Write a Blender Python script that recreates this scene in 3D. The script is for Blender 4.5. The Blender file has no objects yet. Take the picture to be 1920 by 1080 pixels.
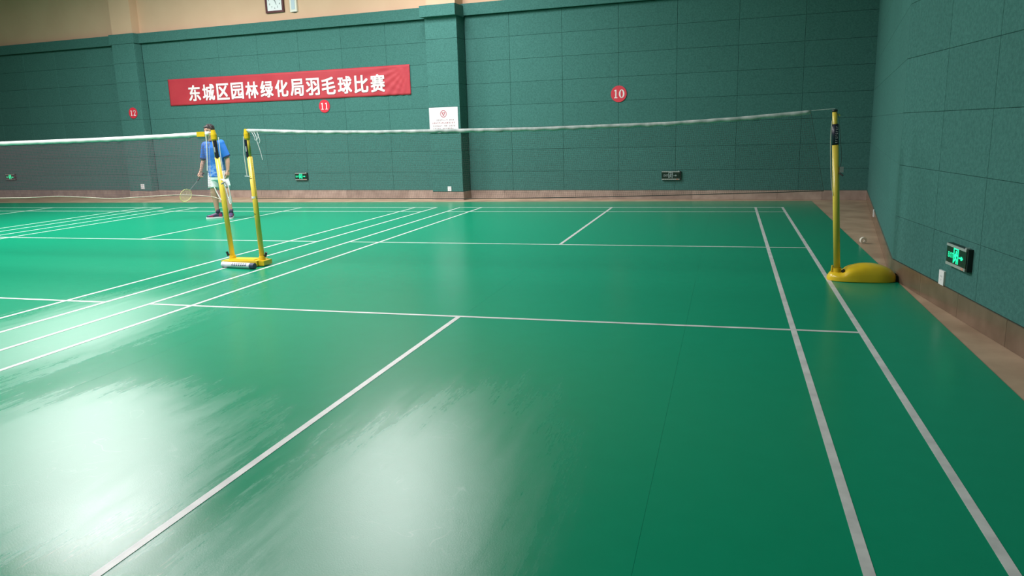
import bpy, bmesh, math, random
from mathutils import Vector, Matrix
random.seed(7)
PI = math.pi
C = bpy.context.scene.collection
S = bpy.context.scene

# ------------------------------------------------------------------ camera
def look(yaw, pitch, roll):
    f = Vector((-math.sin(yaw) * math.cos(pitch), math.cos(yaw) * math.cos(pitch), math.sin(pitch)))
    r = Vector((math.cos(yaw), math.sin(yaw), 0)); u = r.cross(f)
    c, s = math.cos(roll), math.sin(roll)
    r2 = r * c + u * s; u2 = u * c - r * s
    m = Matrix.Identity(4)
    for i in range(3):
        m[i][0] = r2[i]; m[i][1] = u2[i]; m[i][2] = -f[i]
    return m
cd = bpy.data.cameras.new('camera'); cam = bpy.data.objects.new('camera', cd); C.objects.link(cam)
cam.matrix_world = Matrix.Translation((2.0974, -7.7254, 1.4906)) @ look(0.27781, -0.20436, -0.028746)
cd.sensor_width = 36; cd.lens = 36 * 1430.2 / 1920; cd.clip_start = 0.05; cd.clip_end = 200
S.camera = cam

# ------------------------------------------------------------------ light and exposure
S.view_settings.view_transform = 'Standard'; S.view_settings.look = 'None'
S.view_settings.exposure = 0.24; S.view_settings.gamma = 1.0; S.view_settings.use_curve_mapping = False
w = bpy.data.worlds.new('world'); S.world = w; w.use_nodes = True
w.node_tree.nodes['Background'].inputs[0].default_value = (0.8, 0.9, 1, 1)
w.node_tree.nodes['Background'].inputs[1].default_value = 0.0
def lamp(x, y, z, sx, sy, power, col=(1.0, 0.975, 0.985), spread=180, tilt=0):
    l = bpy.data.lights.new('hall_lamp', 'AREA'); l.shape = 'RECTANGLE'; l.size = sx; l.size_y = sy
    l.energy = power; l.color = col; l.spread = math.radians(spread)
    o = bpy.data.objects.new('hall_lamp', l); C.objects.link(o); o.location = (x, y, z); o.rotation_euler = (0, tilt, 0)
    return o
# rows of hall lamps hung above the gaps between the courts
lamp(-3.9, 4.6, 5.9, 1.8, 3.4, 470)
lamp(-3.7, -2.2, 5.9, 1.3, 2.6, 480)
lamp(-9.9, 3.7, 5.9, 1.8, 3.0, 760)
lamp(-9.9, -2.6, 5.9, 1.3, 2.6, 400)

# ------------------------------------------------------------------ materials
def mat(name, base, rough=0.6, metal=0.0, spec=0.5, emit=None, estr=0.0, noise=None, bump=None, rand=0.0, coat=0.0):
    """noise = (scale, second colour, amount, stretch); bump = (scale, strength)"""
    m = bpy.data.materials.new(name); m.use_nodes = True
    nt = m.node_tree; b = nt.nodes['Principled BSDF']
    b.inputs['Base Color'].default_value = (*base, 1); b.inputs['Roughness'].default_value = rough
    b.inputs['Metallic'].default_value = metal; b.inputs['Specular IOR Level'].default_value = spec
    b.inputs['Coat Weight'].default_value = coat
    if emit:
        b.inputs['Emission Color'].default_value = (*emit, 1); b.inputs['Emission Strength'].default_value = estr
    tc = nt.nodes.new('ShaderNodeTexCoord')
    src = None
    if noise:
        sc, c2, amt, st = noise
        mp = nt.nodes.new('ShaderNodeMapping'); mp.inputs['Scale'].default_value = st
        nt.links.new(tc.outputs['Object'], mp.inputs['Vector'])
        n = nt.nodes.new('ShaderNodeTexNoise'); n.inputs['Scale'].default_value = sc; n.inputs['Detail'].default_value = 6
        nt.links.new(mp.outputs[0], n.inputs['Vector'])
        rp = nt.nodes.new('ShaderNodeMapRange'); rp.inputs[1].default_value = 0.35; rp.inputs[2].default_value = 0.65
        rp.inputs[4].default_value = amt
        nt.links.new(n.outputs[0], rp.inputs[0])
        mx = nt.nodes.new('ShaderNodeMix'); mx.data_type = 'RGBA'
        mx.inputs[6].default_value = (*base, 1); mx.inputs[7].default_value = (*c2, 1)
        nt.links.new(rp.outputs[0], mx.inputs[0]); src = mx.outputs[2]
        nt.links.new(src, b.inputs['Base Color'])
    if rand:
        oi = nt.nodes.new('ShaderNodeObjectInfo'); mr = nt.nodes.new('ShaderNodeMapRange')
        mr.inputs[3].default_value = 1 - rand; mr.inputs[4].default_value = 1 + rand
        nt.links.new(oi.outputs['Random'], mr.inputs[0])
        hs = nt.nodes.new('ShaderNodeHueSaturation'); nt.links.new(mr.outputs[0], hs.inputs['Value'])
        if src: nt.links.new(src, hs.inputs['Color'])
        else: hs.inputs['Color'].default_value = (*base, 1)
        nt.links.new(hs.outputs[0], b.inputs['Base Color'])
    if bump:
        n2 = nt.nodes.new('ShaderNodeTexNoise'); n2.inputs['Scale'].default_value = bump[0]; n2.inputs['Detail'].default_value = 4
        nt.links.new(tc.outputs['Object'], n2.inputs['Vector'])
        bp = nt.nodes.new('ShaderNodeBump'); bp.inputs['Strength'].default_value = bump[1]; bp.inputs['Distance'].default_value = 0.01
        nt.links.new(n2.outputs[0], bp.inputs['Height']); nt.links.new(bp.outputs[0], b.inputs['Normal'])
    return m

# patches where play has worn the vinyl: x, y, half widths, how much
WORN = [(-3.1, -3.1, 0.75, 1.9, 1.0), (-1.05, -5.0, 0.85, 0.85, 1.0), (0.85, -5.2, 0.55, 1.4, 0.72), (-9.7, -3.0, 0.8, 2.0, 0.8), (2.6, -9.0, 1.2, 1.4, 0.8), (-6.2, -4.6, 1.4, 1.6, 0.7)]
def floor_material():
    """green sports vinyl: worn, buffed along the courts; the wear changes gloss, not colour"""
    m = mat('green_vinyl', (0.004, 0.245, 0.118), 0.3)
    nt = m.node_tree; b = nt.nodes['Principled BSDF']; L = nt.links.new
    tc = nt.nodes.new('ShaderNodeNewGeometry')
    def noise(scale, st, detail=6, rough=0.6):
        mp = nt.nodes.new('ShaderNodeMapping'); mp.inputs['Scale'].default_value = st
        L(tc.outputs['Position'], mp.inputs['Vector'])
        n = nt.nodes.new('ShaderNodeTexNoise'); n.inputs['Scale'].default_value = scale
        n.inputs['Detail'].default_value = detail; n.inputs['Roughness'].default_value = rough
        L(mp.outputs[0], n.inputs['Vector']); return n.outputs[0]
    def rng(v, a, b_, c, d):
        r = nt.nodes.new('ShaderNodeMapRange'); r.inputs[1].default_value = a; r.inputs[2].default_value = b_
        r.inputs[3].default_value = c; r.inputs[4].default_value = d; L(v, r.inputs[0]); return r.outputs[0]
    def mul(a, b_):
        q = nt.nodes.new('ShaderNodeMath'); q.operation = 'MULTIPLY'; L(a, q.inputs[0]); L(b_, q.inputs[1]); return q.outputs[0]
    def add(a, b_):
        q = nt.nodes.new('ShaderNodeMath'); q.operation = 'ADD'; L(a, q.inputs[0]); L(b_, q.inputs[1]); return q.outputs[0]
    sx = nt.nodes.new('ShaderNodeSeparateXYZ'); L(tc.outputs['Position'], sx.inputs[0])
    def const(op, a, v):
        q = nt.nodes.new('ShaderNodeMath'); q.operation = op; L(a, q.inputs[0]); q.inputs[1].default_value = v; return q.outputs[0]
    streak = noise(2.4, (3.8, 0.36, 1), 10, 0.66)
    grain = noise(20.0, (2.6, 0.32, 1), 5, 0.8)
    edge = add(const('MULTIPLY', const('SUBTRACT', streak, 0.5), 1.5), const('MULTIPLY', const('SUBTRACT', grain, 0.5), 0.9))
    def zone(x, y, rx, ry, amount):
        # soft patch of wear around (x, y)
        a = const('DIVIDE', const('SUBTRACT', sx.outputs[0], x), rx); b_ = const('DIVIDE', const('SUBTRACT', sx.outputs[1], y), ry)
        r = const('POWER', add(mul(a, a), mul(b_, b_)), 0.5)
        return rng(add(r, edge), 0.55, 1.40, amount, 0.0)
    wear = None
    for zz in WORN:
        v = zone(*zz); wear = v if wear is None else add(wear, v)
    rg = rng(wear, 0.0, 1.0, 0.24, 0.38)
    L(rg, b.inputs['Roughness'])
    sp = rng(wear, 0.0, 1.0, 0.20, 0.80)
    # fine curved scratches inside the worn patches
    scr = None
    for k, (sc_, st_) in enumerate(((2.3, (1, 1, 1)), (3.1, (1.7, 0.6, 1)), (4.3, (0.8, 1.5, 1)))):
        d_ = const('ABSOLUTE', const('SUBTRACT', noise(sc_, st_, 2, 0.45), 0.47 + 0.03 * k), 0.0)
        v = mul(rng(d_, 0.0, 0.0045, 1.0, 0.0), rng(noise(3.0 + k, (1, 1, 1), 3), 0.52, 0.62, 0.0, 1.0))
        scr = v if scr is None else add(scr, v)
    sp = add(sp, mul(const('MULTIPLY', scr, 0.55), rng(wear, 0.3, 0.9, 0.0, 1.0)))
    L(sp, b.inputs['Specular IOR Level'])
    # slight colour unevenness of the vinyl
    cm = nt.nodes.new('ShaderNodeMix'); cm.data_type = 'RGBA'
    cm.inputs[6].default_value = (0.003, 0.235, 0.118, 1); cm.inputs[7].default_value = (0.004, 0.262, 0.136, 1)
    L(noise(7.0, (1, 1, 1)), cm.inputs[0]); L(cm.outputs[2], b.inputs['Base Color'])
    n2 = noise(160.0, (1, 1, 1), 3)
    bp = nt.nodes.new('ShaderNodeBump'); bp.inputs['Strength'].default_value = 0.10; bp.inputs['Distance'].default_value = 0.004
    L(n2, bp.inputs['Height']); L(bp.outputs[0], b.inputs['Normal'])
    return m

M = {}
M['vinyl'] = floor_material()
M['line'] = mat('white_line_tape', (0.62, 0.62, 0.60), 0.4, noise=(9, (0.46, 0.46, 0.45), 0.8, (1, 1, 1)))
M['tan_floor'] = mat('tan_stone_floor', (0.50, 0.35, 0.235), 0.45, noise=(2.2, (0.33, 0.215, 0.14), 0.9, (1, 1, 1)))
M['fabric'] = mat('teal_wall_fabric', (0.066, 0.190, 0.168), 0.95, spec=0.1, noise=(38, (0.046, 0.140, 0.124), 0.8, (1, 1, 1)), bump=(140, 0.35), rand=0.035)
M['gap'] = mat('dark_panel_backing', (0.022, 0.075, 0.068), 0.95, spec=0.05)
M['tan_paint'] = mat('tan_wall_paint', (0.66, 0.43, 0.285), 0.8, noise=(1.5, (0.70, 0.47, 0.315), 0.8, (1, 1, 1)))
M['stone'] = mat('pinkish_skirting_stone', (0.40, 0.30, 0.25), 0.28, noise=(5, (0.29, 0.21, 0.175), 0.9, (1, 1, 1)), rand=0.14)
M['stone_dark_reflection'] = mat('reflection_darkened_skirting_stone', (0.19, 0.125, 0.085), 0.22, noise=(4, (0.13, 0.085, 0.055), 0.9, (1, 1, 1)), rand=0.06)  # skirting stone, darkened in its colour to stand for dark reflections in its gloss
M['ceiling'] = mat('grey_ceiling', (0.30, 0.30, 0.29), 0.9)
M['yellow'] = mat('yellow_gloss_paint', (0.82, 0.56, 0.020), 0.28, noise=(6, (0.66, 0.43, 0.02), 0.6, (1, 1, 1)))
M['yellow_pole'] = mat('yellow_pole_paint', (0.74, 0.57, 0.070), 0.32, noise=(8, (0.66, 0.49, 0.06), 0.6, (1, 1, 1)))
M['black'] = mat('black_rubber', (0.012, 0.012, 0.013), 0.5)
M['navy'] = mat('navy_sticker', (0.012, 0.014, 0.035), 0.4)
M['grey_print'] = mat('grey_print', (0.42, 0.42, 0.46), 0.6)
M['tape'] = mat('white_net_tape', (0.74, 0.76, 0.75), 0.6, noise=(9, (0.30, 0.40, 0.37), 0.85, (1, 0.3, 0.3)))
M['tape_clean'] = mat('bright_white_net_tape', (0.84, 0.85, 0.84), 0.6, noise=(10, (0.68, 0.70, 0.69), 0.6, (1, 1, 1)))
M['cord'] = mat('cream_cord', (0.66, 0.60, 0.50), 0.8)
M['white_cord'] = mat('white_cord', (0.78, 0.79, 0.80), 0.8)
M['dark_cord'] = mat('dark_net_cord', (0.03, 0.045, 0.04), 0.8)
M['thread_dark'] = mat('dark_net_thread', (0.10, 0.10, 0.095), 0.9, spec=0.1)
M['thread_brown'] = mat('brown_net_thread', (0.20, 0.135, 0.165), 0.9, spec=0.1)
M['red_cloth'] = mat('red_banner_cloth', (0.45, 0.030, 0.048), 0.6, noise=(2.5, (0.50, 0.042, 0.056), 0.8, (1, 1, 1)))
M['white_print'] = mat('white_print', (0.83, 0.76, 0.76), 0.7)
M['red_disc'] = mat('red_disc', (0.66, 0.030, 0.055), 0.4)
M['paper'] = mat('white_notice_board', (0.72, 0.71, 0.73), 0.5)
M['red_ink'] = mat('red_ink', (0.42, 0.06, 0.09), 0.7)
M['dark_ink'] = mat('brown_red_ink', (0.30, 0.09, 0.11), 0.7)
M['housing'] = mat('black_sign_housing', (0.010, 0.014, 0.013), 0.35)
M['sign_face'] = mat('dark_sign_face', (0.006, 0.020, 0.013), 0.25)
M['silver'] = mat('brushed_silver', (0.58, 0.60, 0.59), 0.4, metal=0.6)
M['green_lit'] = mat('lit_green_symbol', (0.0, 0.5, 0.25), 0.5, emit=(0.02, 1.0, 0.42), estr=1.0)
M['pale_unlit'] = mat('unlit_pale_symbol', (0.30, 0.38, 0.37), 0.5)
M['orange_label'] = mat('orange_sticker', (0.55, 0.28, 0.20), 0.6)
M['plastic'] = mat('white_plastic', (0.80, 0.80, 0.80), 0.4)
M['socket'] = mat('grey_socket_holes', (0.30, 0.30, 0.31), 0.6)
M['clock_frame'] = mat('dark_red_wood', (0.09, 0.018, 0.020), 0.4)
M['clock_face'] = mat('white_clock_face', (0.80, 0.82, 0.84), 0.5)
M['clock_ink'] = mat('clock_ink', (0.10, 0.11, 0.13), 0.6)
M['pale_blue'] = mat('pale_blue_panel', (0.45, 0.55, 0.62), 0.4)
M['cream_plastic'] = mat('cream_plastic', (0.75, 0.73, 0.64), 0.5)
M['navy_cap'] = mat('navy_tube_cap', (0.035, 0.045, 0.10), 0.45)
M['tube'] = mat('white_tube_card', (0.74, 0.75, 0.80), 0.4, noise=(9, (0.42, 0.44, 0.60), 0.6, (1, 5, 5)))
M['skin'] = mat('skin', (0.50, 0.28, 0.20), 0.55)
M['hair'] = mat('dark_hair', (0.018, 0.013, 0.013), 0.6)
M['shirt'] = mat('blue_sports_shirt', (0.020, 0.19, 0.66), 0.7, noise=(5, (0.015, 0.12, 0.48), 0.9, (1, 1, 0.6)))
M['shirt_print'] = mat('pale_blue_print', (0.30, 0.45, 0.72), 0.7)
M['shirt_dark'] = mat('dark_blue_trim', (0.010, 0.020, 0.075), 0.7)
M['shorts'] = mat('white_shorts', (0.78, 0.79, 0.80), 0.7)
M['shoe'] = mat('navy_shoe', (0.035, 0.040, 0.11), 0.5, noise=(16, (0.10, 0.03, 0.08), 0.8, (1, 1, 1)))
M['shoe_pink'] = mat('crimson_shoe_panel', (0.42, 0.03, 0.10), 0.5)
M['sock'] = mat('dark_sock', (0.03, 0.03, 0.06), 0.8)
M['sole'] = mat('white_sole', (0.78, 0.78, 0.80), 0.5)
M['shaft'] = mat('grey_racket_shaft', (0.16, 0.18, 0.18), 0.35)
M['racket_yellow'] = mat('yellow_racket_frame', (0.62, 0.56, 0.22), 0.4)
M['string'] = mat('pale_yellow_string', (0.66, 0.60, 0.34), 0.6)
M['tape_roll'] = mat('cream_tape_roll', (0.72, 0.66, 0.56), 0.5)
M['eye'] = mat('eye', (0.02, 0.02, 0.02), 0.3)
M['lip'] = mat('lip', (0.36, 0.13, 0.11), 0.5)

# ------------------------------------------------------------------ mesh helpers
class MB:
    def __init__(self): self.bm = bmesh.new()
    def poly(self, pts, faces):
        vs = [self.bm.verts.new(p) for p in pts]
        for f in faces:
            try: self.bm.faces.new([vs[i] for i in f])
            except ValueError: pass
        return vs
    def box(self, x0, x1, y0, y1, z0, z1, mx=None):
        p = [Vector((x, y, z)) for z in (z0, z1) for y in (y0, y1) for x in (x0, x1)]
        if mx: p = [mx @ q for q in p]
        self.poly(p, [(0, 2, 3, 1), (4, 5, 7, 6), (0, 1, 5, 4), (1, 3, 7, 5), (3, 2, 6, 7), (2, 0, 4, 6)])
        return self
    def prism(self, outline, y0, y1, holes=None, mx=None):
        """outline in x,z extruded along y"""
        n = len(outline)
        p = [Vector((x, y0, z)) for x, z in outline] + [Vector((x, y1, z)) for x, z in outline]
        if mx: p = [mx @ q for q in p]
        self.poly(p, [tuple(range(n)), tuple(range(2 * n - 1, n - 1, -1))] + [(i, i + n, (i + 1) % n + n, (i + 1) % n) for i in range(n)])
        return self
    def ring(self, outer, inner, y0, y1):
        n = len(outer)
        p = [(x, y0, z) for x, z in outer] + [(x, y0, z) for x, z in inner] + [(x, y1, z) for x, z in outer] + [(x, y1, z) for x, z in inner]
        f = []
        for i in range(n):
            j = (i + 1) % n
            f += [(i, j, n + j, n + i), (2 * n + i, 3 * n + i, 3 * n + j, 2 * n + j), (i, 2 * n + i, 2 * n + j, j), (n + i, n + j, 3 * n + j, 3 * n + i)]
        self.poly(p, f); return self
    def tube(self, pts, r, seg=8, caps=True):
        pts = [Vector(p) for p in pts]
        rs = r if isinstance(r, (list, tuple)) else [r] * len(pts)
        rings = []; prev = None
        for i, p in enumerate(pts):
            d = (pts[min(i + 1, len(pts) - 1)] - pts[max(i - 1, 0)]).normalized()
            if prev is None:
                a = Vector((0, 0, 1)) if abs(d.z) < 0.9 else Vector((1, 0, 0))
                u = d.cross(a).normalized()
            else:
                u = (prev - d * prev.dot(d)).normalized()
            prev = u; v = d.cross(u)
            rings.append([self.bm.verts.new(p + (u * math.cos(2 * PI * k / seg) + v * math.sin(2 * PI * k / seg)) * rs[i]) for k in range(seg)])
        for a, b in zip(rings, rings[1:]):
            for k in range(seg):
                self.bm.faces.new((a[k], a[(k + 1) % seg], b[(k + 1) % seg], b[k]))
        if caps:
            self.bm.faces.new(rings[0][::-1]); self.bm.faces.new(rings[-1])
        return self
    def loft(self, sections, cap=True):
        rings = [[self.bm.verts.new(p) for p in s] for s in sections]
        n = len(rings[0])
        for a, b in zip(rings, rings[1:]):
            for k in range(n):
                self.bm.faces.new((a[k], a[(k + 1) % n], b[(k + 1) % n], b[k]))
        if cap:
            self.bm.faces.new(rings[0][::-1]); self.bm.faces.new(rings[-1])
        return self
    def ball(self, c, r, seg=12, sc=(1, 1, 1)):
        mx = Matrix.Translation(c) @ Matrix.Diagonal((r * sc[0], r * sc[1], r * sc[2], 1))
        bmesh.ops.create_uvsphere(self.bm, u_segments=seg, v_segments=max(6, seg * 2 // 3), radius=1, matrix=mx); return self
    def bevel(self, w_, seg=2):
        bmesh.ops.bevel(self.bm, geom=[e for e in self.bm.edges if e.is_manifold and e.calc_face_angle(0) > 0.6], offset=w_, segments=seg, affect='EDGES', profile=0.6, clamp_overlap=True)
        return self
    def mesh(self, name, material, smooth=False):
        bmesh.ops.recalc_face_normals(self.bm, faces=self.bm.faces)
        me = bpy.data.meshes.new(name); self.bm.to_mesh(me); self.bm.free()
        me.materials.append(material)
        if smooth:
            for p in me.polygons: p.use_smooth = True
        return me
    def build(self, name, material, parent=None, smooth=False, label=None, kind=None):
        o = bpy.data.objects.new(name, self.mesh(name, material, smooth)); C.objects.link(o)
        if parent: o.parent = parent
        if label: o['label'] = label
        if kind: o['kind'] = kind
        return o
def link_mesh(name, me, parent=None, loc=(0, 0, 0)):
    o = bpy.data.objects.new(name, me); C.objects.link(o); o.parent = parent; o.location = loc; return o
def thing(name, label, cat, loc=(0, 0, 0), rz=0.0, group=None):
    o = bpy.data.objects.new(name, None); C.objects.link(o); o.location = loc; o.rotation_euler = (0, 0, rz)
    o.empty_display_size = 0.1; o['label'] = label; o['category'] = cat
    if group: o['group'] = group
    return o
def tag(o, label, cat, group=None):
    o['label'] = label; o['category'] = cat
    if group: o['group'] = group
    return o
def children(o): return [c for c in bpy.data.objects if c.parent == o]
def copy_tree(o, parent=None):
    c = o.copy(); C.objects.link(c); c.parent = parent
    for ch in children(o): copy_tree(ch, c)
    return c
def empty_part(name, parent, loc=(0, 0, 0)):
    o = bpy.data.objects.new(name, None); C.objects.link(o); o.parent = parent; o.location = loc; o.empty_display_size = 0.1; return o
def smooth_line(pts, n=6):
    """Catmull-Rom through the points"""
    pts = [Vector(p) for p in pts]; out = []
    for i in range(len(pts) - 1):
        p0 = pts[max(i - 1, 0)]; p1 = pts[i]; p2 = pts[i + 1]; p3 = pts[min(i + 2, len(pts) - 1)]
        for k in range(n):
            t = k / n
            out.append(0.5 * ((2 * p1) + (p2 - p0) * t + (2 * p0 - 5 * p1 + 4 * p2 - p3) * t * t + (3 * p1 - p0 - 3 * p2 + p3) * t ** 3))
    out.append(pts[-1]); return out
def circle(r, n=32, cx=0, cz=0, sx=1, sz=1):
    return [(cx + r * sx * math.cos(2 * PI * k / n), cz + r * sz * math.sin(2 * PI * k / n)) for k in range(n)]

# ------------------------------------------------------------------ wall frames
# back wall: s runs left from the right corner, off is the distance out of the wall towards the courts
WA = Vector((4.62, 8.12, 0)); WT = Vector((-0.99674, 0.08074, 0)); WN = Vector((-0.08074, -0.99674, 0))
WR = math.atan2(-WT.y, -WT.x)
def wp(s, off, z): return WA + WT * s + WN * off + Vector((0, 0, z))
# bend of the right wall, its near run and its far run
RB = Vector((3.640, 0.20, 0))
ND = Vector((0.22, -2.03, 0)).normalized(); NN = Vector((ND.y, -ND.x, 0)).normalized()
if NN.x > 0: NN = -NN
FD = (Vector((4.665, 8.20, 0)) - RB).normalized(); FN = Vector((-FD.y, FD.x, 0))
if FN.x > 0: FN = -FN
def npnt(s, off, z): return RB + ND * s + NN * off + Vector((0, 0, z))
NR = math.atan2(ND.y, ND.x)      # local x runs along the near run towards the viewer
TOP = 6.6

def slab(mb, pf, s0, s1, o0, o1, z0, z1):
    p = [pf(s, o, z) for z in (z0, z1) for o in (o0, o1) for s in (s0, s1)]
    mb.poly(p, [(0, 2, 3, 1), (4, 5, 7, 6), (0, 1, 5, 4), (1, 3, 7, 5), (3, 2, 6, 7), (2, 0, 4, 6)])
    return mb
def panel(pf, s0, s1, z0, z1, off, parent, th=0.03, gap=0.0012, bev=0.0045):
    """one padded fabric panel with rounded edges"""
    mb = MB()
    a, b, c, d = s0 + gap, s1 - gap, z0 + gap, z1 - gap
    lo = [pf(a, off, c), pf(b, off, c), pf(b, off, d), pf(a, off, d)]
    m1 = [pf(a, off + th - bev, c), pf(b, off + th - bev, c), pf(b, off + th - bev, d), pf(a, off + th - bev, d)]
    hi = [pf(a + bev, off + th, c + bev), pf(b - bev, off + th, c + bev), pf(b - bev, off + th, d - bev), pf(a + bev, off + th, d - bev)]
    mb.loft([lo, m1, hi])
    return mb.build('panel', M['fabric'], parent)
ROWS = [0.178, 0.590, 1.065, 1.540, 2.020, 2.495, 2.970, 3.445, 3.925]

# ------------------------------------------------------------------ floor
fl = MB().box(-25, 7, -13, 11, -0.15, -0.006).build('floor', M['tan_floor'], kind='structure')
mat_root = thing('sports_flooring', 'green vinyl sports flooring with white court lines covering the hall floor', 'sports flooring')
edges = [3.65, 1.82, 0.025, -1.78, -3.58, -5.38, -7.18, -8.98, -10.78, -12.58, -14.38, -16.18, -17.98, -19.78, -21.58, -23.4]
for a, b in zip(edges, edges[1:]):
    MB().box(b + 0.0004, a - 0.0004, -12.6, 7.88, -0.006, -0.0002).build('vinyl_strip', M['vinyl'], mat_root)
LW = 0.02
def line_x(x, y0, y1): MB().box(x - LW, x + LW, y0, y1, -0.001, 0.0016).build('court_line', M['line'], mat_root)
def line_y(y, x0, x1): MB().box(x0, x1, y - LW, y + LW, -0.001, 0.0012).build('court_line', M['line'], mat_root)
for k, dx in enumerate((0, -6.6, -13.2)):
    for x in (-3.05, -2.59, 2.59, 3.05): line_x(dx + x, -6.72, 6.72)
    line_x(dx, 1.98, 6.72); line_x(dx, -6.72, -1.98)
    for y in (-6.70, -5.94, -1.98, 1.98, 5.94, 6.70): line_y(y, dx - 3.05, dx + 3.05)

# ------------------------------------------------------------------ back wall, pillars, header boards
wb = slab(MB(), wp, -1.5, 29.9, -0.4, 0.0, -0.15, TOP).build('wall_back', M['tan_paint'], kind='structure')
slab(MB(), wp, -0.3, 29.7, -0.002, 0.004, 0.17, 3.93).build('panel_backing', M['gap'], wb)
right_bay = [-0.06, 1.198, 2.395, 3.573, 4.755, 5.950, 7.121, 8.15]
left_bay = [8.90, 10.113, 11.282, 12.46, 13.635, 14.81, 15.985, 17.22]
far_bay = [17.96, 19.13, 20.31, 21.49, 22.67, 23.85, 25.03, 26.2, 27.38, 28.56, 29.69]
for bay in (right_bay, left_bay, far_bay):
    for s0, s1 in zip(bay, bay[1:]):
        for z0, z1 in zip(ROWS, ROWS[1:]): panel(wp, s0, s1, z0, z1, 0.004, wb)
slab(MB(), wp, 0.0, 29.7, 0.0, 0.13, 3.93, 4.17).bevel(0.012).build('header_board', M['fabric'], wb)
PD = 0.45
for i, (s0, s1) in enumerate(((8.15, 8.90), (17.22, 17.96))):
    PD = (0.45, 0.28)[i]
    p = slab(MB(), wp, s0 + 0.034, s1 - 0.034, -0.1, PD - 0.034, -0.05, TOP).build('trim_%d' % (i + 1), M['tan_paint'], kind='structure')
    p['label'] = ('fabric covered pillar behind the white notice, beside the red banner', 'dark fabric covered pillar left of the red banner')[i]
    slab(MB(), wp, s0 + 0.030, s1 - 0.030, 0.0, PD - 0.030, 0.17, 3.93).build('panel_backing', M['gap'], p)
    for z0, z1 in zip(ROWS, ROWS[1:]):
        panel(wp, s0, s1, z0, z1, PD - 0.030, p)
        panel(lambda s, o, z: wp(s0 + 0.030 - o, s, z), 0.036, PD - 0.031, z0, z1, 0.0, p)
        panel(lambda s, o, z: wp(s1 - 0.030 + o, s, z), 0.036, PD - 0.031, z0, z1, 0.0, p)
    slab(MB(), wp, s0 - 0.03, s1 + 0.05, 0.10, (0.58, 0.295)[i], (3.90, 3.925)[i], (4.13, 4.166)[i]).bevel(0.012).build('header_board', M['fabric'], p)

# skirting of the back wall: stone tiles
bb = slab(MB(), wp, -0.2, 29.7, -0.02, 0.020, -0.01, 0.174).build('baseboard_back', M['gap'], kind='structure')
def tiles(pf, s0, s1, off0, off1, z1, parent, step=0.80, m='stone'):
    n = max(1, round((s1 - s0) / step)); d = (s1 - s0) / n
    for k in range(n):
        slab(MB(), pf, s0 + k * d + 0.0015, s0 + (k + 1) * d - 0.0015, off0, off1, -0.004, z1).bevel(0.003, 1).build('tile', M[m], parent)
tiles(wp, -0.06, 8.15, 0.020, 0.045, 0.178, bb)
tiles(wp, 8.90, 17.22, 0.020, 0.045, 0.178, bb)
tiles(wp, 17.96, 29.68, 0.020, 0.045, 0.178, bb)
for s0, s1, PD in ((8.15, 8.90, 0.45), (17.22, 17.96, 0.28)):
    tiles(wp, s0 - 0.012, s1 + 0.012, PD - 0.001, PD + 0.014, 0.176, bb)
    tiles(lambda s, o, z: wp(s0 - o, s, z), 0.045, PD, 0.0, 0.014, 0.176, bb)
    tiles(lambda s, o, z: wp(s1 + o, s, z), 0.045, PD, 0.0, 0.014, 0.176, bb)

# ------------------------------------------------------------------ right wall (bends at the net post)
def plan(mb, pts, z0, z1):
    n = len(pts)
    mb.poly([Vector((x, y, z0)) for x, y in pts] + [Vector((x, y, z1)) for x, y in pts],
            [tuple(range(n)), tuple(range(2 * n - 1, n - 1, -1))] + [(i, i + n, (i + 1) % n + n, (i + 1) % n) for i in range(n)])
    return mb
end = RB + ND * 13.2; fe = RB + FD * 8.6
def ins(v, d): return (v.x + d, v.y)
wr = plan(MB(), [ins(RB, 0.034), ins(fe, 0.034), (6.5, fe.y), (6.5, end.y), ins(end, 0.034)], -0.15, TOP).build('wall_right', M['tan_paint'], kind='structure')
plan(MB(), [ins(RB, 0.030), ins(fe, 0.030), (fe.x + 0.3, fe.y), (end.x + 0.3, end.y), ins(end, 0.030)], 0.17, 3.93).build('panel_backing', M['gap'], wr)
fpnt = lambda s, o, z: RB + FD * s + FN * o + Vector((0, 0, z))
near_cols = [0.0, 0.98, 1.87, 2.85, 3.85, 4.85, 5.85, 6.85]
far_cols = [0.0, 1.33, 2.66, 3.99, 5.32, 6.65, 8.0]
for z0, z1 in zip(ROWS, ROWS[1:]):
    for a, b in zip(near_cols, near_cols[1:]): panel(npnt, a, b, z0, z1, -0.030, wr, gap=0.0008, bev=0.0035)
    for a, b in zip(far_cols, far_cols[1:]): panel(fpnt, a, b, z0, z1, -0.030, wr, gap=0.0004, bev=0.002)
slab(MB(), npnt, 0.0, 9.0, -0.03, 0.08, 3.93, 4.17).build('header_board', M['fabric'], wr)
slab(MB(), fpnt, 0.0, 7.9, -0.03, 0.08, 3.93, 4.17).build('header_board', M['fabric'], wr)
br = plan(MB(), [ins(RB, 0.002), ins(fe, 0.002), (fe.x + 0.2, fe.y), (end.x + 0.2, end.y), ins(end, 0.002)], -0.01, 0.174).build('baseboard_right', M['gap'], kind='structure')
tiles(npnt, -0.002, 9.6, -0.002, 0.012, 0.178, br, m='stone_dark_reflection')
tiles(fpnt, -0.002, 7.98, -0.002, 0.012, 0.178, br, m='stone_dark_reflection')

# rest of the hall, outside the picture
MB().box(-25.4, -25, -13, 12, -0.15, TOP).build('wall_left', M['tan_paint'], kind='structure')
MB().box(-25, 6, -13.4, -13, -0.15, TOP).build('wall_front', M['tan_paint'], kind='structure')
MB().box(-25.4, 6.5, -13.4, 12, TOP, TOP + 0.2).build('ceiling', M['ceiling'], kind='structure')

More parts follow.
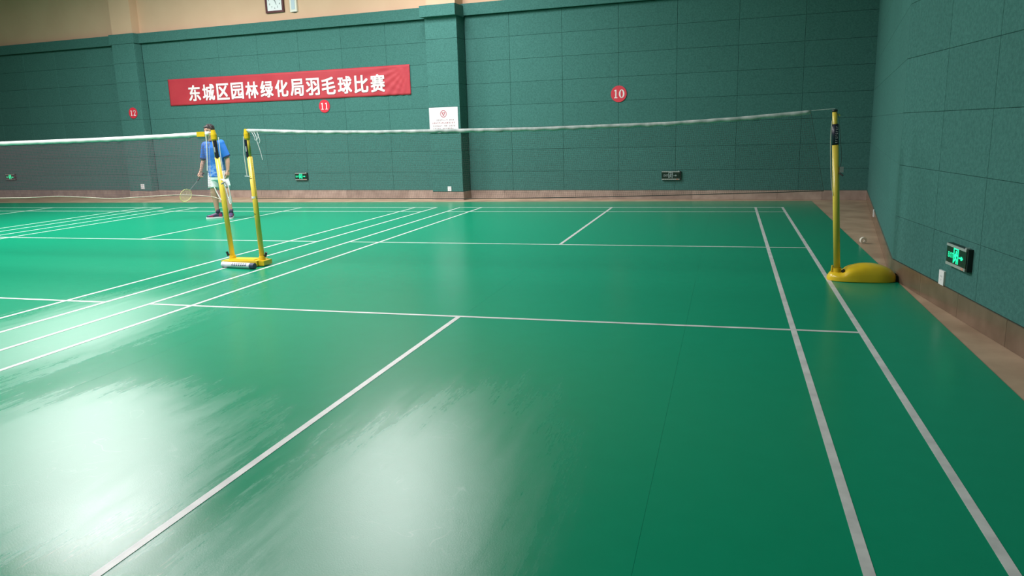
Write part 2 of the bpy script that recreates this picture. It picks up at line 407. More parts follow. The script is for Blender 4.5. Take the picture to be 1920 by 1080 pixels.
# ------------------------------------------------------------------ net stands
def text_strokes(mb, n, x0, z0, dz, wdt, y0, y1):
    for k in range(n):
        z = z0 - k * dz
        mb.box(x0 - wdt, x0 + wdt, y0, y1, z - dz * 0.30, z - dz * 0.12)
        mb.box(x0 - wdt, x0 - wdt * 0.5, y0, y1, z - dz * 0.12, z + dz * 0.2)
        if k % 2: mb.box(x0 + wdt * 0.4, x0 + wdt, y0, y1, z - dz * 0.1, z + dz * 0.22)

# --- right hand post with a domed yellow base
PR = Vector((3.13, 0.02, 0.0018))
pr = thing('net_post', 'yellow net post on a domed yellow base beside the right wall', 'net post', PR)
st = []
for k in range(25):
    t = k / 24
    x = -0.088 + t * 0.585
    # side outline: a low nose carries the pole, then the hump, then a blunt tail
    nose = 0.066 * min(1.0, (t / 0.05 + 1e-4) ** 0.5)
    hump = 0.152 * max(0.0, 1 - ((t - 0.60) / 0.47) ** 2) ** 0.55
    f = min(1, max(0, (t - 0.18) / 0.12)); f = f * f * (3 - 2 * f)
    h = max(0.022, nose * (1 - f) + max(hump, 0.012) * f)
    if t > 0.96: h *= 1 - (t - 0.96) * 3
    wd = 0.142 * (1 - abs((t - 0.52) / 0.54) ** 3.2) ** 0.6 + 0.012
    sec = []
    for j in range(15):
        a = PI * j / 14
        sec.append(Vector((x, wd * (abs(math.cos(a)) ** 0.62) * (1 if math.cos(a) > 0 else -1), 0.006 + h * math.sin(a) ** 0.62)))
    st.append([Vector((x, sec[0].y, 0.0))] + sec + [Vector((x, sec[-1].y, 0.0))])
MB().loft(st).build('base', M['yellow'], pr, smooth=True)
MB().tube([(0.0, 0, 0.055), (-0.005, 0, 0.11)], 0.040, 20).bevel(0.004).build('collar', M['yellow'], pr, smooth=False)
MB().tube([(-0.001, 0, 0.05), (-0.080, 0, 1.275)], 0.030, 20).build('lower_tube', M['yellow_pole'], pr, smooth=True)
MB().tube([(-0.080, 0, 1.26), (-0.101, 0, 1.572)], 0.0225, 20).build('upper_tube', M['yellow_pole'], pr, smooth=True)
cp = MB().tube([(-0.101, 0, 1.567), (-0.102, 0, 1.588)], 0.024, 20).build('cap', M['black'], pr, smooth=True)
MB().tube([(-0.080, 0, 1.268), (-0.0925, 0, 1.457)], 0.0312, 20).build('sticker', M['navy'], pr, smooth=True, label='navy blue sticker with pale letters')
lt = MB(); text_strokes(lt, 8, -0.078, 1.432, 0.020, 0.009, -0.0335, -0.0316)
lt.build('lettering', M['grey_print'], children(pr)[-1])
hk = MB().tube([(-0.095, 0, 1.54), (-0.07, -0.004, 1.545), (-0.055, -0.004, 1.53)], 0.006, 8).build('hook', M['yellow_pole'], pr)
MB().tube(smooth_line([(-0.102, -0.02, 1.59), (-0.070, -0.03, 1.52), (-0.048, -0.035, 1.35), (-0.026, -0.03, 1.16), (-0.030, -0.03, 1.06)]), 0.0024, 6).build('pull_cord', M['dark_cord'], pr)
MB().tube(smooth_line([(-0.122, -0.015, 1.49), (-0.125, -0.02, 1.30), (-0.104, -0.02, 0.98), (-0.080, -0.015, 0.80)]), 0.0036, 6).build('pull_cord', M['cord'], pr, label='cream pull cord')
MB().box(-0.035, -0.002, -0.035, 0.02, 1.015, 1.065).bevel(0.006).build('winch', M['socket'], pr, label='small grey cord winch')
MB().tube([(-0.045, -0.01, 1.02), (-0.006, -0.04, 0.985)], 0.008, 8).build('winch_handle', M['black'], pr)
MB().tube([(0.036, -0.075, 0.090), (0.050, -0.040, 0.095)], 0.013, 12).build('bolt', M['black'], pr)
MB().tube([(0.060, -0.078, 0.078), (0.070, -0.045, 0.085)], 0.011, 12).build('bolt', M['black'], pr)
MB().tube([(-0.055, -0.01, 0.05), (-0.047, -0.01, 0.135)], 0.008, 8).build('lock_pin', M['yellow'], pr)
for yy in (-0.05, 0.05):
    MB().tube([(0.503, yy - 0.012, 0.030), (0.503, yy + 0.012, 0.030)], 0.028, 16).build('wheel', M['black'], pr)

# --- double stand between courts 10 and 11
SD = Vector((-3.40, 0.06, 0.0018))
sd = thing('double_net_stand', 'yellow double net stand with two poles, white tube lying before its base', 'net post', SD)
bs = MB(); bs.box(-0.265, 0.215, -0.120, 0.120, 0.010, 0.068); bs.bevel(0.014, 3); bs.build('base', M['yellow'], sd)
b2 = MB(); b2.box(0.205, 0.285, -0.085, 0.085, 0.010, 0.064); b2.bevel(0.018, 3); b2.build('base_end', M['yellow'], sd)
MB().box(-0.19, 0.15, -0.075, 0.075, 0.066, 0.077).bevel(0.005).build('weight_cover', M['yellow'], sd)
MB().box(-0.30, -0.262, -0.08, 0.08, 0.010, 0.058).bevel(0.01).build('base_end', M['cream_plastic'], sd, label='cream end piece')
for (xx, yy) in ((-0.22, -0.09), (0.16, -0.09), (-0.22, 0.09), (0.16, 0.09)):
    MB().tube([(xx, yy - 0.01, 0.0075), (xx, yy + 0.01, 0.0075)], 0.0072, 8).build('foot', M['black'], sd)
def pole(bx, tx, side, label):
    """one pole of the stand: bx, tx are foot and head; side points to the court it serves"""
    p = MB().tube([(bx, 0.01, 0.06), (bx + (tx - bx) * 0.78, 0.01, 1.27)], 0.030, 18).build('pole', M['yellow_pole'], sd, smooth=True)
    at = lambda z: bx + (tx - bx) * (z / 1.55)
    MB().tube([(at(1.25), 0.01, 1.25), (at(1.54), 0.01, 1.54)], 0.025, 16).build('upper_tube', M['yellow_pole'], p, smooth=True)
    MB().tube([(at(1.46), 0.01, 1.46), (at(1.48), 0.01, 1.48), (at(1.53), 0.01, 1.53), (at(1.585), 0.01, 1.585)], [0.026, 0.034, 0.034, 0.022], 14).build('head', M['yellow'], p)
    k = -1 if side > 0 else 1
    q = MB()
    q.tube([(at(1.265) + 0.010 * k, -0.001, 1.265), (at(1.465) + 0.010 * k, -0.001, 1.465)], 0.0215, 16); q.build('sticker', M['navy'], p, label='navy sticker')
    MB().box(at(1.36) + 0.010 * k - 0.006, at(1.36) + 0.010 * k + 0.006, -0.0245, -0.0205, 1.33, 1.39).build('sticker_print', M['grey_print'], p)
    MB().tube([(bx, 0.01, 0.055), (bx, 0.01, 0.11)], 0.038, 16).build('collar', M['yellow'], p)
    kx = bx + 0.05 * side
    MB().tube([(bx + 0.03 * side, 0.0, 0.12), (kx, 0.0, 0.12)], 0.008, 8).tube([(kx, 0.0, 0.105), (kx + 0.018 * side, 0.0, 0.155)], 0.014, 10).build('knob', M['black'], p)
    return p, at
pR, atR = pole(0.207, 0.157, 1, '')
pL, atL = pole(-0.198, -0.287, -1, '')
MB().tube(smooth_line([(0.13, -0.015, 1.50), (0.122, -0.025, 1.30), (0.130, -0.02, 1.055)]), 0.0042, 6).tube([(0.10, -0.02, 1.05), (0.17, -0.02, 1.045)], 0.004, 6).build('pull_cord', M['white_cord'], sd, label='white pull cord left of the right pole')
MB().tube([(atR(0.80) - 0.002, 0.01, 0.79), (atR(0.82), 0.01, 0.815)], 0.0325, 14).build('cord_tie', M['white_cord'], sd)
MB().tube([(atR(0.60) - 0.002, 0.01, 0.605), (atR(0.61), 0.01, 0.611)], 0.0312, 14).build('pole_ring', M['black'], sd)
MB().tube([(atR(1.02), 0.01, 1.02), (atR(1.03), 0.01, 1.026)], 0.0312, 14).build('pole_ring', M['black'], sd)
MB().tube(smooth_line([(-0.20, -0.02, 1.50), (-0.190, -0.03, 1.30), (-0.178, -0.025, 1.06), (-0.185, -0.02, 0.98)]), 0.0048, 6).build('pull_cord', M['white_cord'], sd, label='white pull cord right of the left pole')
cb = MB()
for k in range(5):
    w0 = 0.035 + 0.012 * k
    cb.tube(smooth_line([(-0.21, -0.03 - 0.004 * k, 1.02), (-0.16 + w0 * 0.3, -0.035, 1.0 - 0.01 * k), (-0.135 + w0 * 0.35, -0.035 - 0.004 * k, 0.93 - 0.012 * k), (-0.125 + w0 * 0.3, -0.035, 0.83 - 0.018 * k), (-0.15 + w0 * 0.2, -0.03, 0.80 - 0.015 * k), (-0.165, -0.03, 0.90), (-0.20, -0.03, 0.985)]), 0.0055, 6)
cb.build('cord_bundle', M['white_cord'], sd, label='hanging bundle of white cord')
MB().tube([(-0.215, -0.032, 0.965), (-0.16, -0.045, 0.985), (-0.13, -0.045, 0.93)], 0.010, 8).build('cord_grip', M['socket'], sd, label='grey cord grip')
sd2 = copy_tree(sd); sd2.location = (-10.0, 0.06, 0.0018); sd2['label'] = 'yellow double net stand at the far left end of the second net'
for a in (sd, sd2): a['group'] = 'double net stands between the courts'

# ------------------------------------------------------------------ nets
def ribbon(mb, a, b, wx, wz, y):
    """thin flat thread from a to b (x, z)"""
    mb.poly([(a[0] - wx, y, a[1] - wz), (b[0] - wx, y, b[1] - wz), (b[0] + wx, y, b[1] + wz), (a[0] + wx, y, a[1] + wz)], [(0, 1, 2, 3)])
def interp(tab, x):
    if x <= tab[0][0]: return tab[0][1]
    for (a, za), (b, zb) in zip(tab, tab[1:]):
        if x <= b:
            t = (x - a) / (b - a); return za + (zb - za) * t
    return tab[-1][1]
def net(label, top, bot, x_top, x_bot, y, thread, tape_mat, tape_h, wave, cord_mat, tw=0.0007, cell=0.02):
    r = thing('badminton_net', label, 'net', (0, y, 0))
    # mesh of thin threads
    mb = MB()
    n = int((x_top[1] - x_top[0]) / cell); K = 10
    for i in range(n + 1):
        u = i / n
        xt = x_top[0] + u * (x_top[1] - x_top[0]); xb = x_bot[0] + u * (x_bot[1] - x_bot[0])
        zt = interp(top, xt) - 0.01; zb = interp(bot, xb)
        ribbon(mb, (xt, zt), (xb, zb), tw, 0, 0.0)
    rows = int(0.74 / cell)
    for j in range(rows + 1):
        v = j / rows
        prev = None
        for i in range(K + 1):
            u = i / K
            xt = x_top[0] + u * (x_top[1] - x_top[0]); xb = x_bot[0] + u * (x_bot[1] - x_bot[0])
            p = (xt + (xb - xt) * v, (interp(top, xt) - 0.01) + (interp(bot, xb) - interp(top, xt) + 0.01) * v)
            if prev: ribbon(mb, prev, p, 0, tw, 0.0004)
            prev = p
    o = mb.build('net_mesh', thread, r, kind='stuff')
    # folded tape along the top: two skins with small creases
    mb = MB(); N = 150
    front, back = [], []
    for i in range(N + 1):
        x = x_top[0] + (x_top[1] - x_top[0]) * i / N
        z = interp(top, x)
        c = wave * (math.sin(i * 1.7) + 0.7 * math.sin(i * 0.61 + 1) + 0.6 * random.uniform(-1, 1))
        c2 = wave * (math.sin(i * 1.3 + 2) + random.uniform(-1, 1))
        front.append([(x, -0.006 + c * 0.4, z), (x, -0.009 + c, z - tape_h * 0.5), (x, -0.006 + c2, z - tape_h + c2 * 0.6)])
        back.append([(x, 0.006, z), (x, 0.008 + c, z - tape_h * 0.5), (x, 0.005 + c2, z - tape_h + c2 * 0.6)])
    secs = [[Vector(q) for q in (f[0], f[1], f[2], b[2], b[1], b[0])] for f, b in zip(front, back)]
    mb.loft(secs); mb.build('top_tape', tape_mat, r, smooth=True)
    mb = MB(); mb.tube(smooth_line([(x, 0, z) for x, z in bot], 5), 0.0042, 6); mb.build('bottom_cord', cord_mat, r)
    for k in (0, 1):
        mb = MB(); mb.tube([(x_top[k], 0, interp(top, x_top[k]) - 0.01), (x_bot[k], 0, interp(bot, x_bot[k]))], 0.0018, 6); mb.build('side_cord', cord_mat, r)
    return r
n10 = net('badminton net of the near court under a creased white tape', [(-3.19, 1.586), (-2.4, 1.548), (-1.6, 1.526), (0.17, 1.511), (1.5, 1.524), (2.2, 1.552), (2.82, 1.592)],
          [(-3.165, 0.795), (-1.5, 0.788), (-0.4, 0.786), (0.7, 0.795), (2.0, 0.82), (2.97, 0.845)], (-3.19, 2.82), (-3.165, 2.97), 0.02, M['thread_dark'], M['tape'], 0.040, 0.004, M['dark_cord'])
MB().tube([(2.80, 0, 1.585), (3.03, 0, 1.598)], 0.0028, 6).build('top_cord', M['white_cord'], n10, label='thin cord tying the tape to the post')
MB().tube([(-3.19, 0, 1.57), (-3.235, 0.04, 1.575)], 0.006, 6).build('top_cord', M['white_cord'], n10)
hs = MB()
hs.tube(smooth_line([(-3.10, -0.015, 1.545), (-3.075, -0.02, 1.50), (-3.07, -0.02, 1.45), (-3.05, -0.02, 1.38), (-3.03, -0.02, 1.30), (-3.02, -0.02, 1.235)]), 0.004, 6)
hs.tube(smooth_line([(-3.06, -0.015, 1.545), (-3.045, -0.02, 1.50), (-3.03, -0.02, 1.45), (-3.045, -0.02, 1.42)]), 0.004, 6)
hs.tube(smooth_line([(-3.13, -0.015, 1.545), (-3.10, -0.02, 1.50), (-3.09, -0.02, 1.46), (-3.06, -0.02, 1.47), (-3.04, -0.02, 1.52)]), 0.0035, 6)
hs.build('hanging_strings', M['white_cord'], n10, label='white strings hanging loose from the tape')
n11 = net('brown badminton net on the left with a bright white tape', [(-9.75, 1.560), (-8.2, 1.525), (-6.8, 1.527), (-5.2, 1.540), (-4.3, 1.556), (-3.74, 1.572)],
          [(-9.70, 0.80), (-6.94, 0.811), (-6.5, 0.815), (-6.07, 0.828), (-5.65, 0.815), (-5.26, 0.799), (-4.9, 0.81), (-4.55, 0.828), (-4.25, 0.838), (-4.02, 0.832), (-3.78, 0.812), (-3.66, 0.775)], (-9.75, -3.74), (-9.70, -3.80), 0.06, M['thread_brown'], M['tape_clean'], 0.050, 0.0025, M['cord'], tw=0.0016)
MB().box(-3.90, -3.79, -0.013, 0.013, 1.515, 1.571).bevel(0.004).build('tape_sleeve', M['yellow'], n11, label='yellow patch on the tape end')
MB().tube([(-3.75, 0, 1.56), (-3.69, 0.01, 1.56)], 0.008, 6).build('top_cord', M['white_cord'], n11)
MB().tube(smooth_line([(-3.77, -0.015, 1.54), (-3.772, -0.02, 1.40), (-3.785, -0.02, 1.25), (-3.80, -0.02, 1.12)]), 0.006, 6).build('hanging_string', M['white_cord'], n11)
MB().tube(smooth_line([(-3.73, -0.02, 0.93), (-3.70, -0.02, 0.86), (-3.655, -0.02, 0.775)]), 0.006, 6).build('tie_cord', M['white_cord'], n11)

# ------------------------------------------------------------------ shuttlecock tube on the floor in front of the double stand
a = Vector((-3.60, -0.125, 0.035)); b = Vector((-3.13, -0.185, 0.035)); d = (b - a)
tb = thing('shuttlecock_tube', 'white shuttlecock tube with navy cap lying before the double stand base', 'tube', (a.x, a.y, 0), math.atan2(d.y, d.x))
Lt = d.length
MB().tube([(0.012, 0, 0.035), (Lt - 0.06, 0, 0.035)], 0.034, 24).build('tube_body', M['tube'], tb, smooth=False)
MB().tube([(Lt - 0.06, 0, 0.035), (Lt, 0, 0.035)], 0.035, 24).bevel(0.003).build('cap', M['navy_cap'], tb)
MB().tube([(0, 0, 0.035), (0.014, 0, 0.035)], 0.035, 24).bevel(0.003).build('end_cap', M['plastic'], tb)
lb = MB()
for k in range(7):
    a0 = math.radians(200 + 0); x = 0.16 + k * 0.032
    for q in range(2):
        an = math.radians(225 + q * 22)
        lb.box(x, x + 0.02, -0.0345 * 1.0, -0.0338, -0.008, 0.004, Matrix.Translation((0, 0, 0.035)) @ Matrix.Rotation(-math.radians(18 + q * 34), 4, 'X'))
lb.build('print', M['navy_cap'], tb)

# ------------------------------------------------------------------ roll of tape on the tan floor
rl = thing('tape_roll', 'cream roll of tape standing on the tan floor by the right wall', 'tape roll', (3.726, 2.42, -0.006), 0.35)
MB().ring(circle(0.040, 28, 0, 0.040), circle(0.024, 28, 0, 0.040), -0.018, 0.018).build('tape', M['tape_roll'], rl)
MB().ring(circle(0.024, 28, 0, 0.040), circle(0.021, 28, 0, 0.040), -0.019, 0.019).build('core', M['cord'], rl)

# ------------------------------------------------------------------ red banner
BW, BH = 6.95, 0.66
bn = thing('banner', 'long red cloth banner with white Chinese characters on the green wall', 'banner', wp(16.47, 0.052, 2.34), WR)
def cloth(x, z):
    """forward relief of the cloth: creases fan out from the pinned right corners"""
    y = 0.0
    dx, dz = BW - x, BH - z
    r = math.hypot(dx, dz); an = math.atan2(dz, dx + 1e-6)
    y += 0.016 * math.exp(-r / 1.1) * math.sin(an * 26) * min(1, r * 3)
    r2 = math.hypot(dx, z); an2 = math.atan2(z, dx + 1e-6)
    y += 0.009 * math.exp(-r2 / 0.5) * math.sin(an2 * 18) * min(1, r2 * 4)
    y += 0.004 * math.sin(x * 2.1) + 0.003 * math.sin(x * 5.3 + z * 4)
    return -y
mb = MB(); NX, NZ = 210, 16
grid = [[mb.bm.verts.new((BW * i / NX, cloth(BW * i / NX, BH * j / NZ), BH * j / NZ - 0.006 * math.sin(PI * i / NX) * (j / NZ))) for j in range(NZ + 1)] for i in range(NX + 1)]
for i in range(NX):
    for j in range(NZ): mb.bm.faces.new((grid[i][j], grid[i + 1][j], grid[i + 1][j + 1], grid[i][j + 1]))
cl = mb.build('cloth', M['red_cloth'], bn, smooth=True)
sm = cl.modifiers.new('thick', 'SOLIDIFY'); sm.thickness = 0.003
def text_mesh(body, height, wscale=1.0, bold=0.0, ext=0.001):
    cu = bpy.data.curves.new('text', 'FONT'); cu.body = body; cu.size = 1.0; cu.extrude = 0.0; cu.offset = bold; cu.resolution_u = 3
    o = bpy.data.objects.new('text', cu); C.objects.link(o)
    dg = bpy.context.evaluated_depsgraph_get(); dg.update()
    me = bpy.data.meshes.new_from_object(o.evaluated_get(dg)); bpy.data.objects.remove(o); bpy.data.curves.remove(cu)
    xs = [v.co.x for v in me.vertices]; ys = [v.co.y for v in me.vertices]
    cx, cy = (min(xs) + max(xs)) / 2, (min(ys) + max(ys)) / 2
    k = height / (max(ys) - min(ys))
    pts = [((v.co.x - cx) * k * wscale, (v.co.y - cy) * k) for v in me.vertices]
    faces = [tuple(p.vertices) for p in me.polygons]
    bpy.data.meshes.remove(me)
    return pts, faces
chars = '东城区园林绿化局羽毛球比赛'
for i, ch in enumerate(chars):
    pts, faces = text_mesh(ch, 0.380, 1.0, 0.0)
    wx = max(p[0] for p in pts) - min(p[0] for p in pts); k = 0.355 / wx
    cx = 16.47 - (15.80 - i * (15.80 - 10.12) / 12.9) + 0.16
    mb = MB()
    bm2 = mb.bm
    # heavy stroke: the outline laid down nine times, each a little aside
    for q9 in range(9):
        ox, oz = (q9 % 3 - 1) * 0.0115, (q9 // 3 - 1) * 0.0085
        vs = [bm2.verts.new((cx + p[0] * k + ox, 0.0003 * q9, 0.288 + p[1] + oz)) for p in pts]
        for f in faces:
            try: bm2.faces.new([vs[q] for q in f])
            except ValueError: pass
    bmesh.ops.triangulate(bm2, faces=bm2.faces)
    for v in bm2.verts: v.co.y += cloth(v.co.x, v.co.z) - 0.012
    mb.build('character', M['white_print'], bn)

# ------------------------------------------------------------------ red number discs
def digit(ch, mb, x, h, y0, y1):
    w_ = h * 0.30
    if ch == '1':
        mb.prism([(x - 0.055 * h, -h / 2 + 0.08 * h), (x + 0.085 * h, -h / 2 + 0.08 * h), (x + 0.085 * h, h / 2), (x + 0.01 * h, h / 2), (x - 0.20 * h, h * 0.40), (x - 0.20 * h, h * 0.33), (x - 0.055 * h, h * 0.36)], y0, y1)
        mb.box(x - 0.20 * h, x + 0.22 * h, y0, y1, -h / 2, -h / 2 + 0.08 * h)
    elif ch == '0':
        mb.ring(circle(h / 2, 28, x, 0, 0.68, 1), circle(h / 2, 28, x, 0, 0.30, 0.86), y0, y1)
    elif ch == '2':
        c = smooth_line([(x - 0.24 * h, 0, 0.22 * h), (x - 0.20 * h, 0, 0.38 * h), (x, 0, 0.45 * h), (x + 0.18 * h, 0, 0.36 * h), (x + 0.20 * h, 0, 0.18 * h), (x + 0.06 * h, 0, -0.08 * h), (x - 0.22 * h, 0, -0.42 * h)], 4)
        for p, q in zip(c, c[1:]):
            dd = (q - p).normalized(); nn = Vector((-dd.z, 0, dd.x)) * 0.065 * h; e_ = dd * 0.02 * h
            mb.prism([((p - e_ + nn).x, (p - e_ + nn).z), ((q + e_ + nn).x, (q + e_ + nn).z), ((q + e_ - nn).x, (q + e_ - nn).z), ((p - e_ - nn).x, (p - e_ - nn).z)], y0, y1)
        mb.box(x - 0.27 * h, x + 0.27 * h, y0, y1, -h / 2, -h / 2 + 0.15 * h)
def disc(num, s, z, r, label, off=0.036):
    t = thing('number_sign', label, 'number sign', wp(s, off, z), WR, 'red court number signs')
    MB().prism(circle(r, 40), -0.012, 0.0).bevel(0.003, 1).build('disc', M['red_disc'], t)
    for k, ch in enumerate(num):
        mb = MB(); digit(ch, mb, (-0.062, 0.062)[k] * r / 0.165, r * 1.02, -0.0145, -0.011); mb.build('digit', M['white_print'], t)
disc('10', 4.747, 2.154, 0.165, 'red round sign reading 10 on the green wall above the near net')
disc('11', 11.843, 2.167, 0.150, 'red round sign reading 11 just under the red banner')
disc('12', 17.51, 2.196, 0.140, 'red round sign reading 12 on the pillar left of the banner', 0.282)

# ------------------------------------------------------------------ white notice on the pillar
nt_ = thing('notice_board', 'white notice with a red round emblem and red text on the green pillar', 'notice', wp(8.885, 0.456, 1.47), WR)
MB().box(0, 0.69, -0.012, 0, 0, 0.545).bevel(0.003, 1).build('board', M['paper'], nt_)
cx, cz = 0.345, 0.405
MB().ring(circle(0.076, 36, cx, cz), circle(0.062, 36, cx, cz), -0.0135, -0.0115).build('emblem_ring', M['red_ink'], nt_)
em = MB()
em.prism([(cx - 0.045, cz + 0.036), (cx - 0.024, cz + 0.036), (cx + 0.006, cz - 0.045), (cx - 0.010, cz - 0.045)], -0.0135, -0.0115)
em.prism([(cx + 0.045, cz + 0.036), (cx + 0.024, cz + 0.036), (cx - 0.006, cz - 0.045), (cx + 0.010, cz - 0.045)], -0.0135, -0.0115)
em.prism([(cx - 0.012, cz + 0.04), (cx + 0.016, cz + 0.03), (cx + 0.010, cz + 0.018), (cx - 0.016, cz + 0.026)], -0.0135, -0.0115)
em.build('emblem', M['red_ink'], nt_)
random.seed(3)
for row, (zz, x0, x1) in enumerate(((0.272, 0.17, 0.64), (0.210, 0.07, 0.64), (0.148, 0.08, 0.64), (0.086, 0.08, 0.62))):
    mb = MB(); x = x0
    while x < x1 - 0.03:
        if random.random() < 0.87:
            for q in range(4):
                if random.random() < 0.75: mb.box(x + random.uniform(0, 0.006), x + random.uniform(0.022, 0.032), -0.0135, -0.0115, zz - 0.014 + q * 0.0095, zz - 0.0105 + q * 0.0095)
            xv = x + random.uniform(0.004, 0.026); mb.box(xv, xv + 0.004, -0.0135, -0.0115, zz - 0.014, zz + 0.016)
            if random.random() < 0.5:
                xv = x + random.uniform(0.004, 0.026); mb.box(xv, xv + 0.004, -0.0135, -0.0115, zz - 0.014, zz + 0.016)
        x += 0.039
    mb.build('text_row', M['dark_ink'] if row != 1 else M['red_ink'], nt_, kind='stuff')

# ------------------------------------------------------------------ exit signs
def arrow(mb, x0, x1, z, t, y0, y1, flip=1):
    hw = (x1 - x0)
    if flip > 0:
        o = [(x0, z - t), (x1 - hw * 0.45, z - t), (x1 - hw * 0.55, z - 2.6 * t), (x1 - hw * 0.30, z - 2.6 * t), (x1, z), (x1 - hw * 0.30, z + 2.6 * t), (x1 - hw * 0.55, z + 2.6 * t), (x1 - hw * 0.45, z + t), (x0, z + t)]
    mb.prism(o, y0, y1)
def exit_sign(loc, rz, label, lit, wd=0.372, ht=0.176):
    t = thing('exit_sign', label, 'exit sign', loc, rz, 'emergency exit signs low on the walls')
    sym = M['green_lit'] if lit else M['pale_unlit']
    MB().box(-wd / 2, wd / 2 + 0.016, -0.036, 0, -ht / 2, ht / 2).bevel(0.004, 1).build('housing', M['housing'], t)
    MB().box(-wd / 2 + 0.004, wd / 2 - 0.004, -0.040, -0.035, -ht / 2 + 0.022, ht / 2 - 0.018).build('face', M['sign_face'], t)
    MB().box(-wd / 2 + 0.004, wd / 2 - 0.006, -0.044, -0.034, ht / 2 - 0.020, ht / 2 - 0.002).bevel(0.003, 1).build('rail', M['silver'], t)
    MB().box(-wd / 2 + 0.004, wd / 2 - 0.004, -0.044, -0.034, -ht / 2 + 0.001, -ht / 2 + 0.022).bevel(0.003, 1).build('rail', M['silver'], t)
    MB().tube([(wd / 2 - 0.035, -0.036, ht / 2), (wd / 2 - 0.035, -0.012, ht / 2)], 0.010, 12).build('test_button', M['silver'], t)
    MB().box(wd / 2 - 0.075, wd / 2 - 0.030, -0.0455, -0.0435, -ht / 2 + 0.002, -ht / 2 + 0.021).build('sticker', M['orange_label'], t, label='small orange sticker')
    y0, y1 = -0.0425, -0.0395
    fz = 0.002
    fr = MB()   # door frame
    fr.box(-0.047, -0.036, y0, y1, -0.056 + fz, 0.060 + fz).box(0.030, 0.041, y0, y1, -0.056 + fz, 0.060 + fz).box(-0.047, 0.041, y0, y1, 0.050 + fz, 0.062 + fz)
    fr.build('door_symbol', sym, t)
    man = MB()  # running figure
    man.prism(circle(0.0105, 14, 0.004, 0.034 + fz), y0, y1)
    def limb(a, b, r):
        dx, dz = b[0] - a[0], b[1] - a[1]; l = math.hypot(dx, dz); nx, nz = -dz / l * r, dx / l * r; ex, ez = dx / l * r * 0.5, dz / l * r * 0.5
        man.prism([(a[0] + nx - ex, a[1] + nz - ez + fz), (b[0] + nx + ex, b[1] + nz + ez + fz), (b[0] - nx + ex, b[1] - nz + ez + fz), (a[0] - nx - ex, a[1] - nz - ez + fz)], y0, y1)
    limb((0.002, 0.022), (-0.008, -0.014), 0.0095)
    limb((-0.002, 0.016), (0.020, 0.006), 0.0045); limb((0.020, 0.006), (0.026, 0.014), 0.004)
    limb((-0.003, 0.018), (-0.024, 0.008), 0.0045); limb((-0.024, 0.008), (-0.028, -0.008), 0.004)
    limb((-0.008, -0.012), (0.014, -0.026), 0.0062); limb((0.014, -0.026), (0.010, -0.052), 0.0052)
    limb((-0.010, -0.014), (-0.020, -0.034), 0.0062); limb((-0.020, -0.034), (-0.044, -0.044), 0.0052)
    man.build('running_man_symbol', sym, t)
    ar = MB(); arrow(ar, 0.056, 0.128, 0.0, 0.0055, y0, y1); ar.build('arrow_symbol', sym, t)
    mb = MB(); pts, faces = text_mesh('EXIT', 0.040, 0.85, 0.012)
    vs = [mb.bm.verts.new((-0.098 + p[0], y0, p[1])) for p in pts]
    for f in faces:
        try: mb.bm.faces.new([vs[q] for q in f])
        except ValueError: pass
    mb.build('exit_lettering', sym, t)
    return t
exit_sign(wp(3.659, 0.034, 0.482), WR, 'unlit black exit sign on the back wall under the number 10', False)
exit_sign(wp(12.65, 0.034, 0.516), WR, 'lit green exit sign on the back wall behind the near net', True, wd=0.34)
exit_sign(wp(22.66, 0.034, 0.556), WR, 'lit green exit sign on the far left of the back wall', True)
exit_sign(npnt(1.570, 0.0, 0.460), NR, 'large lit green exit sign on the right wall above a white socket', True, wd=0.372, ht=0.166)

# ------------------------------------------------------------------ sockets
def socket(loc, rz, w_, h_, label):
    t = thing('wall_socket', label, 'socket', loc, rz, 'white wall sockets above the skirting')
    MB().box(-w_ / 2, w_ / 2, -0.014, 0, -h_ / 2, h_ / 2).bevel(0.004, 2).build('plate', M['plastic'], t)
    hl = MB()
    for (x, z) in ((-0.012, 0.012), (0.012, 0.012), (0, -0.016)): hl.box(x - 0.0025, x + 0.0025, -0.0148, -0.0138, z - 0.007, z + 0.007)
    hl.build('socket_hole', M['socket'], t)
socket(wp(8.475, 0.45, 0.245), WR, 0.086, 0.10, 'white socket low on the green pillar under the notice')
socket(wp(17.50, 0.28, 0.290), WR, 0.115, 0.13, 'white socket low on the dark pillar left of the player')
socket(npnt(1.250, 0.0, 0.238), NR, 0.10, 0.115, 'white socket on the right wall below the green exit sign')
socket(fpnt(4.25, 0.012, 0.150), math.atan2(-FD.y, -FD.x), 0.09, 0.10, 'white socket seen edge on behind the domed post base')

# ------------------------------------------------------------------ clock and the narrow box on the upper wall
ck = thing('wall_clock', 'square wall clock with dark red frame on the tan upper wall', 'clock', wp(13.02, 0.0, 4.66), WR)
hw = 0.255; fw = 0.045; zz = 0.29
fo = [(-hw, -zz), (hw, -zz), (hw, zz), (-hw, zz)]; fi = [(-hw + fw, -zz + fw), (hw - fw, -zz + fw), (hw - fw, zz - fw), (-hw + fw, zz - fw)]
MB().ring(fo, fi, -0.05, 0.0).build('frame', M['clock_frame'], ck)
MB().box(-hw + fw - 0.002, hw - fw + 0.002, -0.03, 0, -zz + fw - 0.002, zz - fw + 0.002).build('face', M['clock_face'], ck)
mb = MB()
for k in range(12):
    an = PI / 2 - k * PI / 6
    pts, faces = text_mesh(str(k if k else 12), 0.045, 1.0, 0.01)
    vs = [mb.bm.verts.new((p[0] + 0.160 * math.cos(an), -0.0315, p[1] + 0.185 * math.sin(an))) for p in pts]
    for f in faces: mb.bm.faces.new([vs[q] for q in f])
mb.build('numerals', M['clock_ink'], ck, kind='stuff')
MB().prism([(-0.010, 0.02), (0.010, 0.02), (0.058, -0.112), (0.050, -0.116)], -0.036, -0.033).build('hand', M['clock_ink'], ck)
